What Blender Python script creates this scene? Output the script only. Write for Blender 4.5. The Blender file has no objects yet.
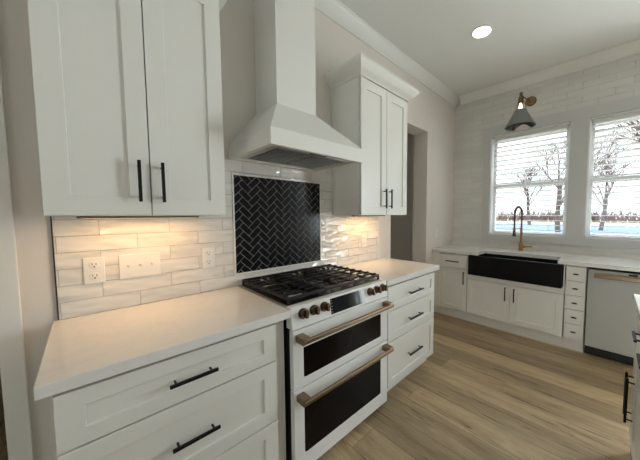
import bpy, bmesh, math, random
from mathutils import Vector, Matrix
random.seed(7)
SC = bpy.context.scene
COL = SC.collection
PI = math.pi

# ------------------------------------------------------------------ camera
LX = 4.031            # inner face of the window wall (tile face)
CEIL = 3.10
yaw, pitch, roll = 0.7563, -0.0615, -0.0015
fw = Vector((math.cos(yaw)*math.cos(pitch), math.sin(yaw)*math.cos(pitch), math.sin(pitch)))
rt = fw.cross(Vector((0, 0, 1))).normalized()
up = rt.cross(fw)
r2 = rt*math.cos(roll) + up*math.sin(roll)
u2 = -rt*math.sin(roll) + up*math.cos(roll)
cam = bpy.data.cameras.new('camera')
cam.sensor_fit = 'HORIZONTAL'
cam.sensor_width = 36.0
cam.lens = 260.42/640*36
cam.shift_x = -41.55/640
cam.shift_y = 0.79/640
cam.clip_start = 0.03
cam.clip_end = 400
co = bpy.data.objects.new('camera', cam)
COL.objects.link(co)
m = Matrix((r2, u2, -fw)).transposed().to_4x4()
m.translation = Vector((0.1144, -1.7464, 1.3756))
co.matrix_world = m
SC.camera = co

# ------------------------------------------------------------------ world
W = bpy.data.worlds.new('world')
SC.world = W
W.use_nodes = True
nt = W.node_tree
nt.nodes.clear()
tc = nt.nodes.new('ShaderNodeTexCoord')
sep = nt.nodes.new('ShaderNodeSeparateXYZ')
ramp = nt.nodes.new('ShaderNodeValToRGB')
bg = nt.nodes.new('ShaderNodeBackground')
wo = nt.nodes.new('ShaderNodeOutputWorld')
nt.links.new(tc.outputs['Generated'], sep.inputs[0])
nt.links.new(sep.outputs['Z'], ramp.inputs[0])
# overcast-bright sky: about three times as bright overhead as at the horizon
ramp.color_ramp.elements[0].position = 0.0
ramp.color_ramp.elements[0].color = (0.19, 0.197, 0.205, 1)
ramp.color_ramp.elements[1].position = 0.85
ramp.color_ramp.elements[1].color = (0.86, 0.93, 1.0, 1)
e_ = ramp.color_ramp.elements.new(0.20)
e_.color = (0.212, 0.22, 0.226, 1)
nt.links.new(ramp.outputs[0], bg.inputs[0])
bg.inputs[1].default_value = 10.5
nt.links.new(bg.outputs[0], wo.inputs[0])

# ------------------------------------------------------------------ colour management
SC.view_settings.view_transform = 'Standard'
SC.view_settings.look = 'None'
SC.view_settings.exposure = -0.04
SC.view_settings.gamma = 1.0
SC.view_settings.use_curve_mapping = False


# large daylight lamps just outside the patio door and the added rear window, shining in
def area(name, loc, aim, sx, sy, power, color):
    l = bpy.data.lights.new(name, 'AREA')
    l.shape = 'RECTANGLE'
    l.size, l.size_y = sx, sy
    l.energy = power
    l.color = color
    o = bpy.data.objects.new(name, l)
    COL.objects.link(o)
    o.location = loc
    o.rotation_euler = Vector(aim).to_track_quat('-Z', 'Y').to_euler()
    return o


def portal(name, loc, aim, sx, sy):
    o = area(name, loc, aim, sx, sy, 1, (1, 1, 1))
    o.data.cycles.is_portal = True
    return o


portal('sky_portal', (LX+0.18, -0.963, 1.774), (-1, 0, 0), 0.9, 1.35)
portal('sky_portal', (LX+0.18, -1.99, 1.774), (-1, 0, 0), 0.9, 1.35)
portal('sky_portal', (LX+0.25, 1.925, 1.62), (-1, 0, 0), .75, 1.35)
area('patio_daylight', (LX+.30, -3.24, 1.25), (-1, 0, 0), 1.2, 2.3, 165, (0.94, 0.975, 1.0))
area('rear_fill', (-3.75, -2.6, 1.65), (1, 0, 0), 1.4, 2.4, 15, (1.0, 0.96, 0.90))  # added fill from behind to lift the dim left side; source unseen

# ------------------------------------------------------------------ materials
MATS = {}


def principled(name, col, rough=0.5, metal=0.0, spec=0.5, coat=0.0):
    if name in MATS:
        return MATS[name]
    mt = bpy.data.materials.new(name)
    mt.use_nodes = True
    b = mt.node_tree.nodes['Principled BSDF']
    b.inputs['Base Color'].default_value = (*col, 1)
    b.inputs['Roughness'].default_value = rough
    b.inputs['Metallic'].default_value = metal
    b.inputs['Specular IOR Level'].default_value = spec
    b.inputs['Coat Weight'].default_value = coat
    MATS[name] = mt
    return mt


def nodes_of(mt):
    return mt.node_tree, mt.node_tree.nodes['Principled BSDF']


def painted(name, col, rough, bump=0.02, scale=60):
    mt = principled(name, col, rough)
    t, b = nodes_of(mt)
    c = t.nodes.new('ShaderNodeTexCoord')
    n = t.nodes.new('ShaderNodeTexNoise')
    n.inputs['Scale'].default_value = scale
    n.inputs['Detail'].default_value = 3
    bp = t.nodes.new('ShaderNodeBump')
    bp.inputs['Strength'].default_value = bump
    bp.inputs['Distance'].default_value = 0.01
    t.links.new(c.outputs['Object'], n.inputs['Vector'])
    t.links.new(n.outputs['Fac'], bp.inputs['Height'])
    t.links.new(bp.outputs['Normal'], b.inputs['Normal'])
    return mt


M_CAB = painted('cabinet_paint', (0.80, 0.79, 0.745), 0.38, 0.015, 40)
M_WALL = painted('wall_paint', (0.74, 0.695, 0.64), 0.75, 0.05, 120)
M_CEIL = painted('ceiling_paint', (0.80, 0.80, 0.77), 0.85, 0.04, 120)
M_TRIM = painted('trim_paint', (0.80, 0.795, 0.76), 0.4, 0.01, 40)
M_HOOD = painted('hood_paint', (0.80, 0.79, 0.75), 0.45, 0.01, 40)
M_DARKGAP = principled('dark_gap', (0.02, 0.02, 0.02), 0.8)
M_BLACK = principled('black_metal', (0.012, 0.012, 0.013), 0.38, 0.6)
M_IRON = principled('cast_iron', (0.008, 0.008, 0.009), 0.42, 0, 0.30)
M_COOK = principled('cooktop_black', (0.008, 0.008, 0.008), 0.25, 0, 0.3)
M_ENAMEL = painted('range_white', (0.80, 0.80, 0.78), 0.30, 0.01, 60)
M_STEEL = principled('stainless_steel', (0.62, 0.60, 0.57), 0.30, 1.0)
M_DSTEEL = principled('filter_steel', (0.30, 0.295, 0.28), 0.38, 1.0)
M_BRONZE = principled('brushed_bronze', (0.29, 0.21, 0.145), 0.34, 1.0)
M_DBRONZE = principled('dark_bronze', (0.12, 0.075, 0.05), 0.36, 0.9)
M_BRASS = principled('aged_brass', (0.36, 0.22, 0.085), 0.30, 1.0)
M_ANTIQUE = principled('antique_brass', (0.20, 0.14, 0.07), 0.32, 1.0)
M_GLASSB = principled('oven_glass', (0.007, 0.005, 0.004), 0.06, 0, 0.10)
M_SCREEN = principled('display_glass', (0.010, 0.012, 0.015), 0.05, 0, 0.25)
M_PLASTIC = principled('white_plastic', (0.82, 0.81, 0.78), 0.35)
M_SINK = principled('black_fireclay', (0.004, 0.004, 0.005), 0.45, 0, 0.18)
M_BLACKTILE = principled('black_tile', (0.006, 0.007, 0.009), 0.20, 0, 0.16)
M_GROUT = principled('light_grout', (0.80, 0.79, 0.76), 0.85)
M_VINYL = principled('window_vinyl', (0.85, 0.85, 0.84), 0.35)
M_SLAT = principled('blind_white', (0.84, 0.84, 0.83), 0.45)
t_, b_ = nodes_of(M_SLAT)
tl_ = t_.nodes.new('ShaderNodeBsdfTranslucent')
tl_.inputs[0].default_value = (0.80, 0.80, 0.78, 1)
mx_ = t_.nodes.new('ShaderNodeMixShader')
mx_.inputs[0].default_value = 0.15
t_.links.new(b_.outputs[0], mx_.inputs[1])
t_.links.new(tl_.outputs[0], mx_.inputs[2])
t_.links.new(mx_.outputs[0], t_.nodes['Material Output'].inputs[0])
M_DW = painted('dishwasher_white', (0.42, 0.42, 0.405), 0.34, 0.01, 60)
M_SHADE = principled('smoky_chrome', (0.34, 0.37, 0.37), 0.10, 1.0)
M_LINING = principled('dark_mirror', (0.02, 0.021, 0.022), 0.12, 0.0, 0.6)
M_CHROME = principled('bright_chrome', (0.80, 0.81, 0.82), 0.08, 1.0)
M_EDGE = principled('tile_edge', (0.03, 0.028, 0.025), 0.5)


def emitter(name, col, s):
    mt = bpy.data.materials.new(name)
    mt.use_nodes = True
    t = mt.node_tree
    t.nodes.clear()
    e = t.nodes.new('ShaderNodeEmission')
    e.inputs[0].default_value = (*col, 1)
    e.inputs[1].default_value = s
    o = t.nodes.new('ShaderNodeOutputMaterial')
    t.links.new(e.outputs[0], o.inputs[0])
    return mt


M_LAMP = emitter('lamp_glow', (1.0, 0.93, 0.80), 14)
M_LED = emitter('led_glow', (1.0, 0.72, 0.42), 4)


def quartz():
    mt = principled('white_quartz', (0.80, 0.78, 0.75), 0.12)
    t, b = nodes_of(mt)
    c = t.nodes.new('ShaderNodeTexCoord')
    n = t.nodes.new('ShaderNodeTexNoise')
    n.inputs['Scale'].default_value = 2.2
    n.inputs['Detail'].default_value = 9
    n.inputs['Roughness'].default_value = 0.65
    n.inputs['Distortion'].default_value = 1.6
    r = t.nodes.new('ShaderNodeValToRGB')
    e = r.color_ramp.elements
    e[0].position, e[0].color = 0.0, (0.82, 0.80, 0.775, 1)
    e[1].position, e[1].color = 1.0, (0.82, 0.80, 0.775, 1)
    x = e.new(0.50); x.color = (0.79, 0.765, 0.735, 1)
    x = e.new(0.47); x.color = (0.82, 0.80, 0.775, 1)
    x = e.new(0.53); x.color = (0.82, 0.80, 0.775, 1)
    t.links.new(c.outputs['Object'], n.inputs['Vector'])
    t.links.new(n.outputs['Fac'], r.inputs[0])
    t.links.new(r.outputs[0], b.inputs['Base Color'])
    return mt


M_QUARTZ = quartz()


def tile_mat(name, axis, offu, offv, c1, c2, mortar, rough, wav):
    """handmade 3:11 subway tile; axis 'x' -> wall in XZ, 'y' -> wall in YZ (object space)"""
    mt = principled(name, c1, rough)
    t, b = nodes_of(mt)
    c = t.nodes.new('ShaderNodeTexCoord')
    s = t.nodes.new('ShaderNodeSeparateXYZ')
    cb = t.nodes.new('ShaderNodeCombineXYZ')
    au = t.nodes.new('ShaderNodeMath'); au.inputs[1].default_value = offu
    av = t.nodes.new('ShaderNodeMath'); av.inputs[1].default_value = offv
    t.links.new(c.outputs['Object'], s.inputs[0])
    t.links.new(s.outputs['X' if axis == 'x' else 'Y'], au.inputs[0])
    t.links.new(s.outputs['Z'], av.inputs[0])
    t.links.new(au.outputs[0], cb.inputs[0])
    t.links.new(av.outputs[0], cb.inputs[1])
    br = t.nodes.new('ShaderNodeTexBrick')
    br.inputs['Scale'].default_value = 1.0
    br.inputs['Brick Width'].default_value = 0.27
    br.inputs['Row Height'].default_value = 0.0735
    br.inputs['Mortar Size'].default_value = 0.0014
    br.inputs['Mortar Smooth'].default_value = 0.3
    br.inputs['Color1'].default_value = (*c1, 1)
    br.inputs['Color2'].default_value = (*c2, 1)
    br.inputs['Mortar'].default_value = (*mortar, 1)
    t.links.new(cb.outputs[0], br.inputs['Vector'])
    t.links.new(br.outputs['Color'], b.inputs['Base Color'])
    # undulating handmade glaze, shifted from tile to tile
    br2 = t.nodes.new('ShaderNodeTexBrick')
    for k in ('Scale', 'Brick Width', 'Row Height', 'Mortar Size'):
        br2.inputs[k].default_value = br.inputs[k].default_value
    br2.inputs['Color1'].default_value = (0, 0, 0, 1)
    br2.inputs['Color2'].default_value = (1, 1, 1, 1)
    br2.inputs['Mortar'].default_value = (.5, .5, .5, 1)
    t.links.new(cb.outputs[0], br2.inputs['Vector'])
    vm = t.nodes.new('ShaderNodeVectorMath'); vm.operation = 'MULTIPLY_ADD'
    vm.inputs[1].default_value = (13, 7, 23)
    t.links.new(br2.outputs['Color'], vm.inputs[0])
    mp = t.nodes.new('ShaderNodeMapping')
    mp.inputs['Rotation'].default_value = (0, 0, 0.5)
    mp.inputs['Scale'].default_value = (6, 17, 1)
    t.links.new(cb.outputs[0], mp.inputs[0])
    t.links.new(mp.outputs[0], vm.inputs[2])
    n = t.nodes.new('ShaderNodeTexNoise')
    n.inputs['Scale'].default_value = 1.0
    n.inputs['Detail'].default_value = 1.0
    t.links.new(vm.outputs[0], n.inputs['Vector'])
    b1 = t.nodes.new('ShaderNodeBump')
    b1.inputs['Strength'].default_value = 1.0
    b1.inputs['Distance'].default_value = wav
    t.links.new(n.outputs['Fac'], b1.inputs['Height'])
    inv = t.nodes.new('ShaderNodeMath'); inv.operation = 'SUBTRACT'; inv.inputs[0].default_value = 1
    t.links.new(br.outputs['Fac'], inv.inputs[1])
    b2 = t.nodes.new('ShaderNodeBump')
    b2.inputs['Strength'].default_value = 0.8
    b2.inputs['Distance'].default_value = 0.0015
    t.links.new(inv.outputs[0], b2.inputs['Height'])
    t.links.new(b1.outputs[0], b2.inputs['Normal'])
    t.links.new(b2.outputs[0], b.inputs['Normal'])
    rr = t.nodes.new('ShaderNodeMapRange')
    rr.inputs['To Min'].default_value = rough
    rr.inputs['To Max'].default_value = 0.8
    t.links.new(br.outputs['Fac'], rr.inputs['Value'])
    t.links.new(rr.outputs[0], b.inputs['Roughness'])
    return mt


M_TILE = tile_mat('glazed_subway_tile', 'x', -0.022+2.7, -1.282+18*0.0735, (0.76, 0.745, 0.71), (0.72, 0.70, 0.665), (0.48, 0.44, 0.39), 0.08, 0.025)
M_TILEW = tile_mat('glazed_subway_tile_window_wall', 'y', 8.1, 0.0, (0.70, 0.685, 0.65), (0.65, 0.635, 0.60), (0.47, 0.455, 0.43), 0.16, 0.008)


def oak():
    mt = principled('oak_planks', (0.4, 0.3, 0.2), 0.42)
    t, b = nodes_of(mt)
    L = t.links.new
    c = t.nodes.new('ShaderNodeTexCoord')
    s = t.nodes.new('ShaderNodeSeparateXYZ')
    cb = t.nodes.new('ShaderNodeCombineXYZ')
    L(c.outputs['Object'], s.inputs[0])
    L(s.outputs['Y'], cb.inputs[0])
    L(s.outputs['X'], cb.inputs[1])
    br = t.nodes.new('ShaderNodeTexBrick')
    br.offset = 0.37
    br.offset_frequency = 3
    br.inputs['Scale'].default_value = 1
    br.inputs['Brick Width'].default_value = 1.9
    br.inputs['Row Height'].default_value = 0.19
    br.inputs['Mortar Size'].default_value = 0.0012
    br.inputs['Mortar Smooth'].default_value = 0.2
    br.inputs['Color1'].default_value = (0, 0, 0, 1)
    br.inputs['Color2'].default_value = (1, 1, 1, 1)
    br.inputs['Mortar'].default_value = (0, 0, 0, 1)
    L(cb.outputs[0], br.inputs['Vector'])
    vm = t.nodes.new('ShaderNodeVectorMath'); vm.operation = 'MULTIPLY_ADD'
    vm.inputs[1].default_value = (17, 5, 40)
    L(br.outputs['Color'], vm.inputs[0])
    mp = t.nodes.new('ShaderNodeMapping')
    mp.inputs['Scale'].default_value = (1.0, 11, 1)
    L(cb.outputs[0], mp.inputs[0])
    L(mp.outputs[0], vm.inputs[2])
    n1 = t.nodes.new('ShaderNodeTexNoise')
    n1.inputs['Scale'].default_value = 1.3
    n1.inputs['Detail'].default_value = 6
    n1.inputs['Roughness'].default_value = 0.6
    n1.inputs['Distortion'].default_value = 0.6
    L(vm.outputs[0], n1.inputs['Vector'])
    n2 = t.nodes.new('ShaderNodeTexNoise')
    n2.inputs['Scale'].default_value = 9
    n2.inputs['Detail'].default_value = 5
    L(vm.outputs[0], n2.inputs['Vector'])
    r1 = t.nodes.new('ShaderNodeValToRGB')
    e = r1.color_ramp.elements
    e[0].position, e[0].color = 0.24, (0.150, 0.100, 0.055, 1)
    e[1].position, e[1].color = 0.80, (0.59, 0.460, 0.290, 1)
    x = e.new(0.36); x.color = (0.375, 0.275, 0.165, 1)
    x = e.new(0.52); x.color = (0.485, 0.370, 0.228, 1)
    L(n1.outputs['Fac'], r1.inputs[0])
    mx = t.nodes.new('ShaderNodeMix'); mx.data_type = 'RGBA'; mx.blend_type = 'MULTIPLY'
    mx.inputs['Factor'].default_value = 1
    r2_ = t.nodes.new('ShaderNodeValToRGB')
    r2_.color_ramp.elements[0].position = 0.0
    r2_.color_ramp.elements[0].color = (0.66, 0.63, 0.60, 1)
    r2_.color_ramp.elements[1].position = 1.0
    r2_.color_ramp.elements[1].color = (1.20, 1.18, 1.14, 1)
    L(br.outputs['Color'], r2_.inputs[0])
    L(r1.outputs[0], mx.inputs['A'])
    L(r2_.outputs[0], mx.inputs['B'])
    mx2 = t.nodes.new('ShaderNodeMix'); mx2.data_type = 'RGBA'; mx2.blend_type = 'MULTIPLY'
    mx2.inputs['Factor'].default_value = 1
    r3 = t.nodes.new('ShaderNodeValToRGB')
    r3.color_ramp.elements[0].position = 0.35
    r3.color_ramp.elements[0].color = (0.84, 0.82, 0.80, 1)
    r3.color_ramp.elements[1].position = 0.62
    r3.color_ramp.elements[1].color = (1.03, 1.03, 1.03, 1)
    L(n2.outputs['Fac'], r3.inputs[0])
    L(mx.outputs['Result'], mx2.inputs['A'])
    L(r3.outputs[0], mx2.inputs['B'])
    mp4 = t.nodes.new('ShaderNodeMapping')
    mp4.inputs['Scale'].default_value = (1.5, 2.6, 1)
    L(vm.outputs[0], mp4.inputs[0])
    n4 = t.nodes.new('ShaderNodeTexNoise')
    n4.inputs['Scale'].default_value = 1.0
    n4.inputs['Detail'].default_value = 7
    n4.inputs['Roughness'].default_value = 0.7
    n4.inputs['Distortion'].default_value = 1.2
    L(mp4.outputs[0], n4.inputs['Vector'])
    r4 = t.nodes.new('ShaderNodeValToRGB')
    r4.color_ramp.elements[0].position = 0.35
    r4.color_ramp.elements[0].color = (0.28, 0.24, 0.20, 1)
    r4.color_ramp.elements[1].position = 0.42
    r4.color_ramp.elements[1].color = (1, 1, 1, 1)
    L(n4.outputs['Fac'], r4.inputs[0])
    mx4 = t.nodes.new('ShaderNodeMix'); mx4.data_type = 'RGBA'; mx4.blend_type = 'MULTIPLY'
    mx4.inputs['Factor'].default_value = 0.85
    L(mx2.outputs['Result'], mx4.inputs['A'])
    L(r4.outputs[0], mx4.inputs['B'])
    mx2 = mx4
    mx3 = t.nodes.new('ShaderNodeMix'); mx3.data_type = 'RGBA'; mx3.blend_type = 'MIX'
    mx3.inputs['B'].default_value = (0.10, 0.065, 0.035, 1)
    L(br.outputs['Fac'], mx3.inputs['Factor'])
    L(mx2.outputs['Result'], mx3.inputs['A'])
    L(mx3.outputs['Result'], b.inputs['Base Color'])
    bp = t.nodes.new('ShaderNodeBump')
    bp.inputs['Strength'].default_value = 0.25
    bp.inputs['Distance'].default_value = 0.002
    L(n2.outputs['Fac'], bp.inputs['Height'])
    L(bp.outputs[0], b.inputs['Normal'])
    return mt


M_OAK = oak()


def glass():
    mt = bpy.data.materials.new('window_glass')
    mt.use_nodes = True
    t = mt.node_tree
    t.nodes.clear()
    tr = t.nodes.new('ShaderNodeBsdfTransparent')
    tr.inputs[0].default_value = (0.95, 0.98, 0.98, 1)
    gl = t.nodes.new('ShaderNodeBsdfGlossy')
    gl.inputs['Roughness'].default_value = 0.02
    fr = t.nodes.new('ShaderNodeFresnel')
    fr.inputs[0].default_value = 1.45
    mx = t.nodes.new('ShaderNodeMixShader')
    o = t.nodes.new('ShaderNodeOutputMaterial')
    ge = t.nodes.new('ShaderNodeNewGeometry')
    sb = t.nodes.new('ShaderNodeMath'); sb.operation = 'SUBTRACT'; sb.inputs[0].default_value = 1
    ml = t.nodes.new('ShaderNodeMath'); ml.operation = 'MULTIPLY'
    t.links.new(ge.outputs['Backfacing'], sb.inputs[1])
    t.links.new(fr.outputs[0], ml.inputs[0])
    t.links.new(sb.outputs[0], ml.inputs[1])
    t.links.new(ml.outputs[0], mx.inputs[0])
    t.links.new(tr.outputs[0], mx.inputs[1])
    t.links.new(gl.outputs[0], mx.inputs[2])
    t.links.new(mx.outputs[0], o.inputs[0])
    return mt


M_PANE = glass()


def noisy(name, c1, c2, scale, rough=0.9):
    mt = principled(name, c1, rough)
    t, b = nodes_of(mt)
    c = t.nodes.new('ShaderNodeTexCoord')
    n = t.nodes.new('ShaderNodeTexNoise')
    n.inputs['Scale'].default_value = scale
    n.inputs['Detail'].default_value = 6
    r = t.nodes.new('ShaderNodeValToRGB')
    r.color_ramp.elements[0].position = 0.35
    r.color_ramp.elements[0].color = (*c1, 1)
    r.color_ramp.elements[1].position = 0.65
    r.color_ramp.elements[1].color = (*c2, 1)
    t.links.new(c.outputs['Object'], n.inputs['Vector'])
    t.links.new(n.outputs['Fac'], r.inputs[0])
    t.links.new(r.outputs[0], b.inputs['Base Color'])
    return mt


M_LAWN = noisy('dormant_grass', (0.13, 0.105, 0.07), (0.19, 0.155, 0.105), 0.6)
M_ROAD = noisy('pale_asphalt', (0.06, 0.085, 0.13), (0.09, 0.12, 0.17), 1.5)
M_BARK = noisy('grey_bark', (0.07, 0.055, 0.05), (0.11, 0.09, 0.08), 6)
M_TWIG = noisy('reddish_twigs', (0.12, 0.075, 0.075), (0.17, 0.115, 0.105), 4)


# ------------------------------------------------------------------ mesh helpers
class MB:
    def __init__(self):
        self.bm = bmesh.new()

    def _xf(self, verts, M):
        if M is not None:
            for v in verts:
                v.co = M @ v.co

    def box(self, x0, x1, y0, y1, z0, z1, bev=0.0, seg=2, M=None):
        r = bmesh.ops.create_cube(self.bm, size=1)
        vs = r['verts']
        for v in vs:
            v.co = Vector(((x0+x1)/2 + v.co.x*(x1-x0), (y0+y1)/2 + v.co.y*(y1-y0), (z0+z1)/2 + v.co.z*(z1-z0)))
        if bev > 0:
            es = list({e for v in vs for e in v.link_edges})
            r = bmesh.ops.bevel(self.bm, geom=es, offset=bev, segments=seg, profile=0.5, affect='EDGES')
            vs = list({v for f in r['faces'] for v in f.verts} | {v for v in vs if v.is_valid})
        self._xf(vs, M)
        return self

    def cyl(self, p0, p1, r0, r1=None, n=20, caps=True):
        p0, p1 = Vector(p0), Vector(p1)
        r1 = r0 if r1 is None else r1
        d = (p1-p0)
        q = d.normalized().to_track_quat('Z', 'Y')
        A = [self.bm.verts.new(p0 + q @ Vector((math.cos(2*PI*i/n)*r0, math.sin(2*PI*i/n)*r0, 0))) for i in range(n)]
        B = [self.bm.verts.new(p1 + q @ Vector((math.cos(2*PI*i/n)*r1, math.sin(2*PI*i/n)*r1, 0))) for i in range(n)]
        for i in range(n):
            j = (i+1) % n
            self.bm.faces.new((A[i], A[j], B[j], B[i]))
        if caps:
            self.bm.faces.new(A[::-1])
            self.bm.faces.new(B)
        return self

    def tube(self, pts, rad, n=10, caps=True):
        pts = [Vector(p) for p in pts]
        rads = rad if isinstance(rad, (list, tuple)) else [rad]*len(pts)
        rings = []
        ref = None
        for i, p in enumerate(pts):
            d = (pts[min(i+1, len(pts)-1)] - pts[max(i-1, 0)]).normalized()
            if ref is None:
                ref = d.orthogonal().normalized()
            ref = (ref - d*ref.dot(d)).normalized()
            b = d.cross(ref)
            rings.append([self.bm.verts.new(p + (ref*math.cos(2*PI*k/n) + b*math.sin(2*PI*k/n))*rads[i]) for k in range(n)])
        for a, c in zip(rings, rings[1:]):
            for k in range(n):
                j = (k+1) % n
                self.bm.faces.new((a[k], a[j], c[j], c[k]))
        if caps:
            self.bm.faces.new(rings[0][::-1])
            self.bm.faces.new(rings[-1])
        return self

    def lathe(self, prof, c=(0, 0, 0), axis='z', n=32):
        """prof: list of (radius, height)"""
        c = Vector(c)
        rings = []
        for r, h in prof:
            ring = []
            for k in range(n):
                a = 2*PI*k/n
                if axis == 'z':
                    v = Vector((r*math.cos(a), r*math.sin(a), h))
                elif axis == 'y':
                    v = Vector((r*math.cos(a), h, -r*math.sin(a)))
                else:
                    v = Vector((h, r*math.cos(a), r*math.sin(a)))
                ring.append(self.bm.verts.new(c+v))
            rings.append(ring)
        for a, b in zip(rings, rings[1:]):
            for k in range(n):
                j = (k+1) % n
                self.bm.faces.new((a[k], a[j], b[j], b[k]))
        return self

    def poly_prism(self, pts, axis, a0, a1):
        """extrude a 2-D outline along an axis: axis 'x' -> pts are (y,z); 'y' -> (x,z); 'z' -> (x,y)"""
        def P(p, a):
            return {'x': (a, p[0], p[1]), 'y': (p[0], a, p[1]), 'z': (p[0], p[1], a)}[axis]
        A = [self.bm.verts.new(P(p, a0)) for p in pts]
        B = [self.bm.verts.new(P(p, a1)) for p in pts]
        n = len(pts)
        for i in range(n):
            j = (i+1) % n
            self.bm.faces.new((A[i], A[j], B[j], B[i]))
        self.bm.faces.new(A[::-1])
        self.bm.faces.new(B)
        return self

    def hexa(self, bot, top):
        """frustum from two 4-point loops"""
        A = [self.bm.verts.new(p) for p in bot]
        B = [self.bm.verts.new(p) for p in top]
        for i in range(4):
            j = (i+1) % 4
            self.bm.faces.new((A[i], A[j], B[j], B[i]))
        self.bm.faces.new(A[::-1])
        self.bm.faces.new(B)
        return self

    def shaker(self, x0, x1, z0, z1, yb, t=0.02, rail=0.062, rz=None, rec=0.009):
        """shaker front facing -y, back at yb, with recessed flat panel"""
        rz = rail if rz is None else rz
        yf = yb - t
        bm = self.bm
        ch = 0.0012

        def loop(ax0, ax1, az0, az1, y):
            return [bm.verts.new((ax0, y, az0)), bm.verts.new((ax1, y, az0)), bm.verts.new((ax1, y, az1)), bm.verts.new((ax0, y, az1))]
        L = [loop(x0, x1, z0, z1, yb), loop(x0, x1, z0, z1, yf+ch), loop(x0+ch, x1-ch, z0+ch, z1-ch, yf),
             loop(x0+rail-ch, x1-rail+ch, z0+rz-ch, z1-rz+ch, yf), loop(x0+rail, x1-rail, z0+rz, z1-rz, yf+ch),
             loop(x0+rail+.001, x1-rail-.001, z0+rz+.001, z1-rz-.001, yf+rec)]
        for a, b in zip(L, L[1:]):
            for i in range(4):
                j = (i+1) % 4
                bm.faces.new((a[i], a[j], b[j], b[i]))
        bm.faces.new(L[0][::-1])
        bm.faces.new(L[-1])
        return self

    def build(self, name, mat, parent=None, smooth=False):
        bmesh.ops.recalc_face_normals(self.bm, faces=self.bm.faces[:])
        me = bpy.data.meshes.new(name)
        self.bm.to_mesh(me)
        self.bm.free()
        me.materials.append(mat)
        if smooth:
            for p in me.polygons:
                p.use_smooth = True
            try:
                me.set_sharp_from_angle(angle=math.radians(40))
            except Exception:
                pass
        o = bpy.data.objects.new(name, me)
        COL.objects.link(o)
        if parent is not None:
            o.parent = parent
        return o


def tag(o, label=None, cat=None, group=None, kind=None):
    if label: o['label'] = label
    if cat: o['category'] = cat
    if group: o['group'] = group
    if kind: o['kind'] = kind
    return o


def empty(name, loc, rz, label, cat, group=None):
    o = bpy.data.objects.new(name, None)
    COL.objects.link(o)
    o.empty_display_size = 0.1
    o.location = loc
    o.rotation_euler = (0, 0, rz)
    return tag(o, label, cat, group)


def copy_tree(o, parent=None):
    c = o.copy()
    COL.objects.link(c)
    if parent is not None:
        c.parent = parent
    for ch in [x for x in o.children]:
        copy_tree(ch, c)
    return c


def structure(mb, name, mat, parent=None, smooth=False):
    o = mb.build(name, mat, parent, smooth)
    if parent is None:
        o['kind'] = 'structure'
    return o


# ------------------------------------------------------------------ room shell
RX0, RY0 = -3.4, -6.0
structure(MB().box(RX0-.2, LX+.25, RY0-.2, 2.6, -0.12, 0.0), 'floor', M_OAK)
structure(MB().box(RX0-.2, LX+.25, RY0-.2, 2.6, CEIL, CEIL+0.12), 'ceiling', M_CEIL)

WT = 0.21     # thickness of the range wall
OX0, OX1, OZ = 2.435, 3.22, 2.45        # cased opening right of the counter
DX0, DX1, DZ = -1.05, -0.145, 2.25      # doorway at the left
w = MB()
w.box(RX0, DX0, 0, WT, 0, CEIL)
w.box(DX0, DX1, 0, WT, DZ, CEIL)
w.box(DX1, OX0, 0, WT, 0, CEIL)
w.box(OX0, OX1, 0, WT, OZ, CEIL)
w.box(OX1, LX, 0, WT, 0, CEIL)
structure(w, 'wall_left', M_WALL)

# window wall: two openings
WZ0, WZ1 = 1.10, 2.448
WIN = [(-1.395, -0.531), (-2.423, -1.559)]
w = MB()
w.box(LX, LX+.2, -0.531, 0.21, 0, CEIL)
w.box(LX, LX+.2, -1.559, -1.395, 0, CEIL)
w.box(LX, LX+.2, -2.72, -2.423, 0, CEIL)
w.box(LX, LX+.2, -3.80, -2.72, 2.45, CEIL)
w.box(LX, LX+.2, RY0, -3.80, 0, CEIL)
for a, b in WIN:
    w.box(LX, LX+.2, a, b, 0, WZ0)
    w.box(LX, LX+.2, a, b, WZ1, CEIL)
structure(w, 'wall_far', M_TILEW)
# rest of the room
w = MB()
w.box(RX0-.2, RX0, RY0, -3.8, 0, CEIL)
w.box(RX0-.2, RX0, -1.4, WT, 0, CEIL)
w.box(RX0-.2, RX0, -3.8, -1.4, 0, .95)
w.box(RX0-.2, RX0, -3.8, -1.4, 2.35, CEIL)
structure(w, 'wall_near', M_WALL)
structure(MB().box(RX0-.2, LX+.2, RY0-.2, RY0, 0, CEIL), 'wall_right', M_WALL)


def glazing(name, x, y0, y1, z0, z1, mull):
    s_ = .06
    f = MB().box(x-.04, x+.04, y0, y0+s_, z0, z1).box(x-.04, x+.04, y1-s_, y1, z0, z1)
    f.box(x-.04, x+.04, y0+s_, y1-s_, z0, z0+s_).box(x-.04, x+.04, y0+s_, y1-s_, z1-s_, z1)
    for k in range(1, mull+1):
        ym = y0+(y1-y0)*k/(mull+1)
        f.box(x-.04, x+.04, ym-.035, ym+.035, z0+s_, z1-s_)
    o = structure(f, name, M_VINYL)
    MB().box(x-.003, x+.003, y0+s_, y1-s_, z0+s_, z1-s_).build('glass_pane', M_PANE, o)


glazing('door_1', LX+.1, -3.80, -2.72, 0, 2.45, 0)
glazing('window_3', RX0-.1, -3.8, -1.4, .95, 2.35, 2)  # unseen window, added as the opening for the rear fill

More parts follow.
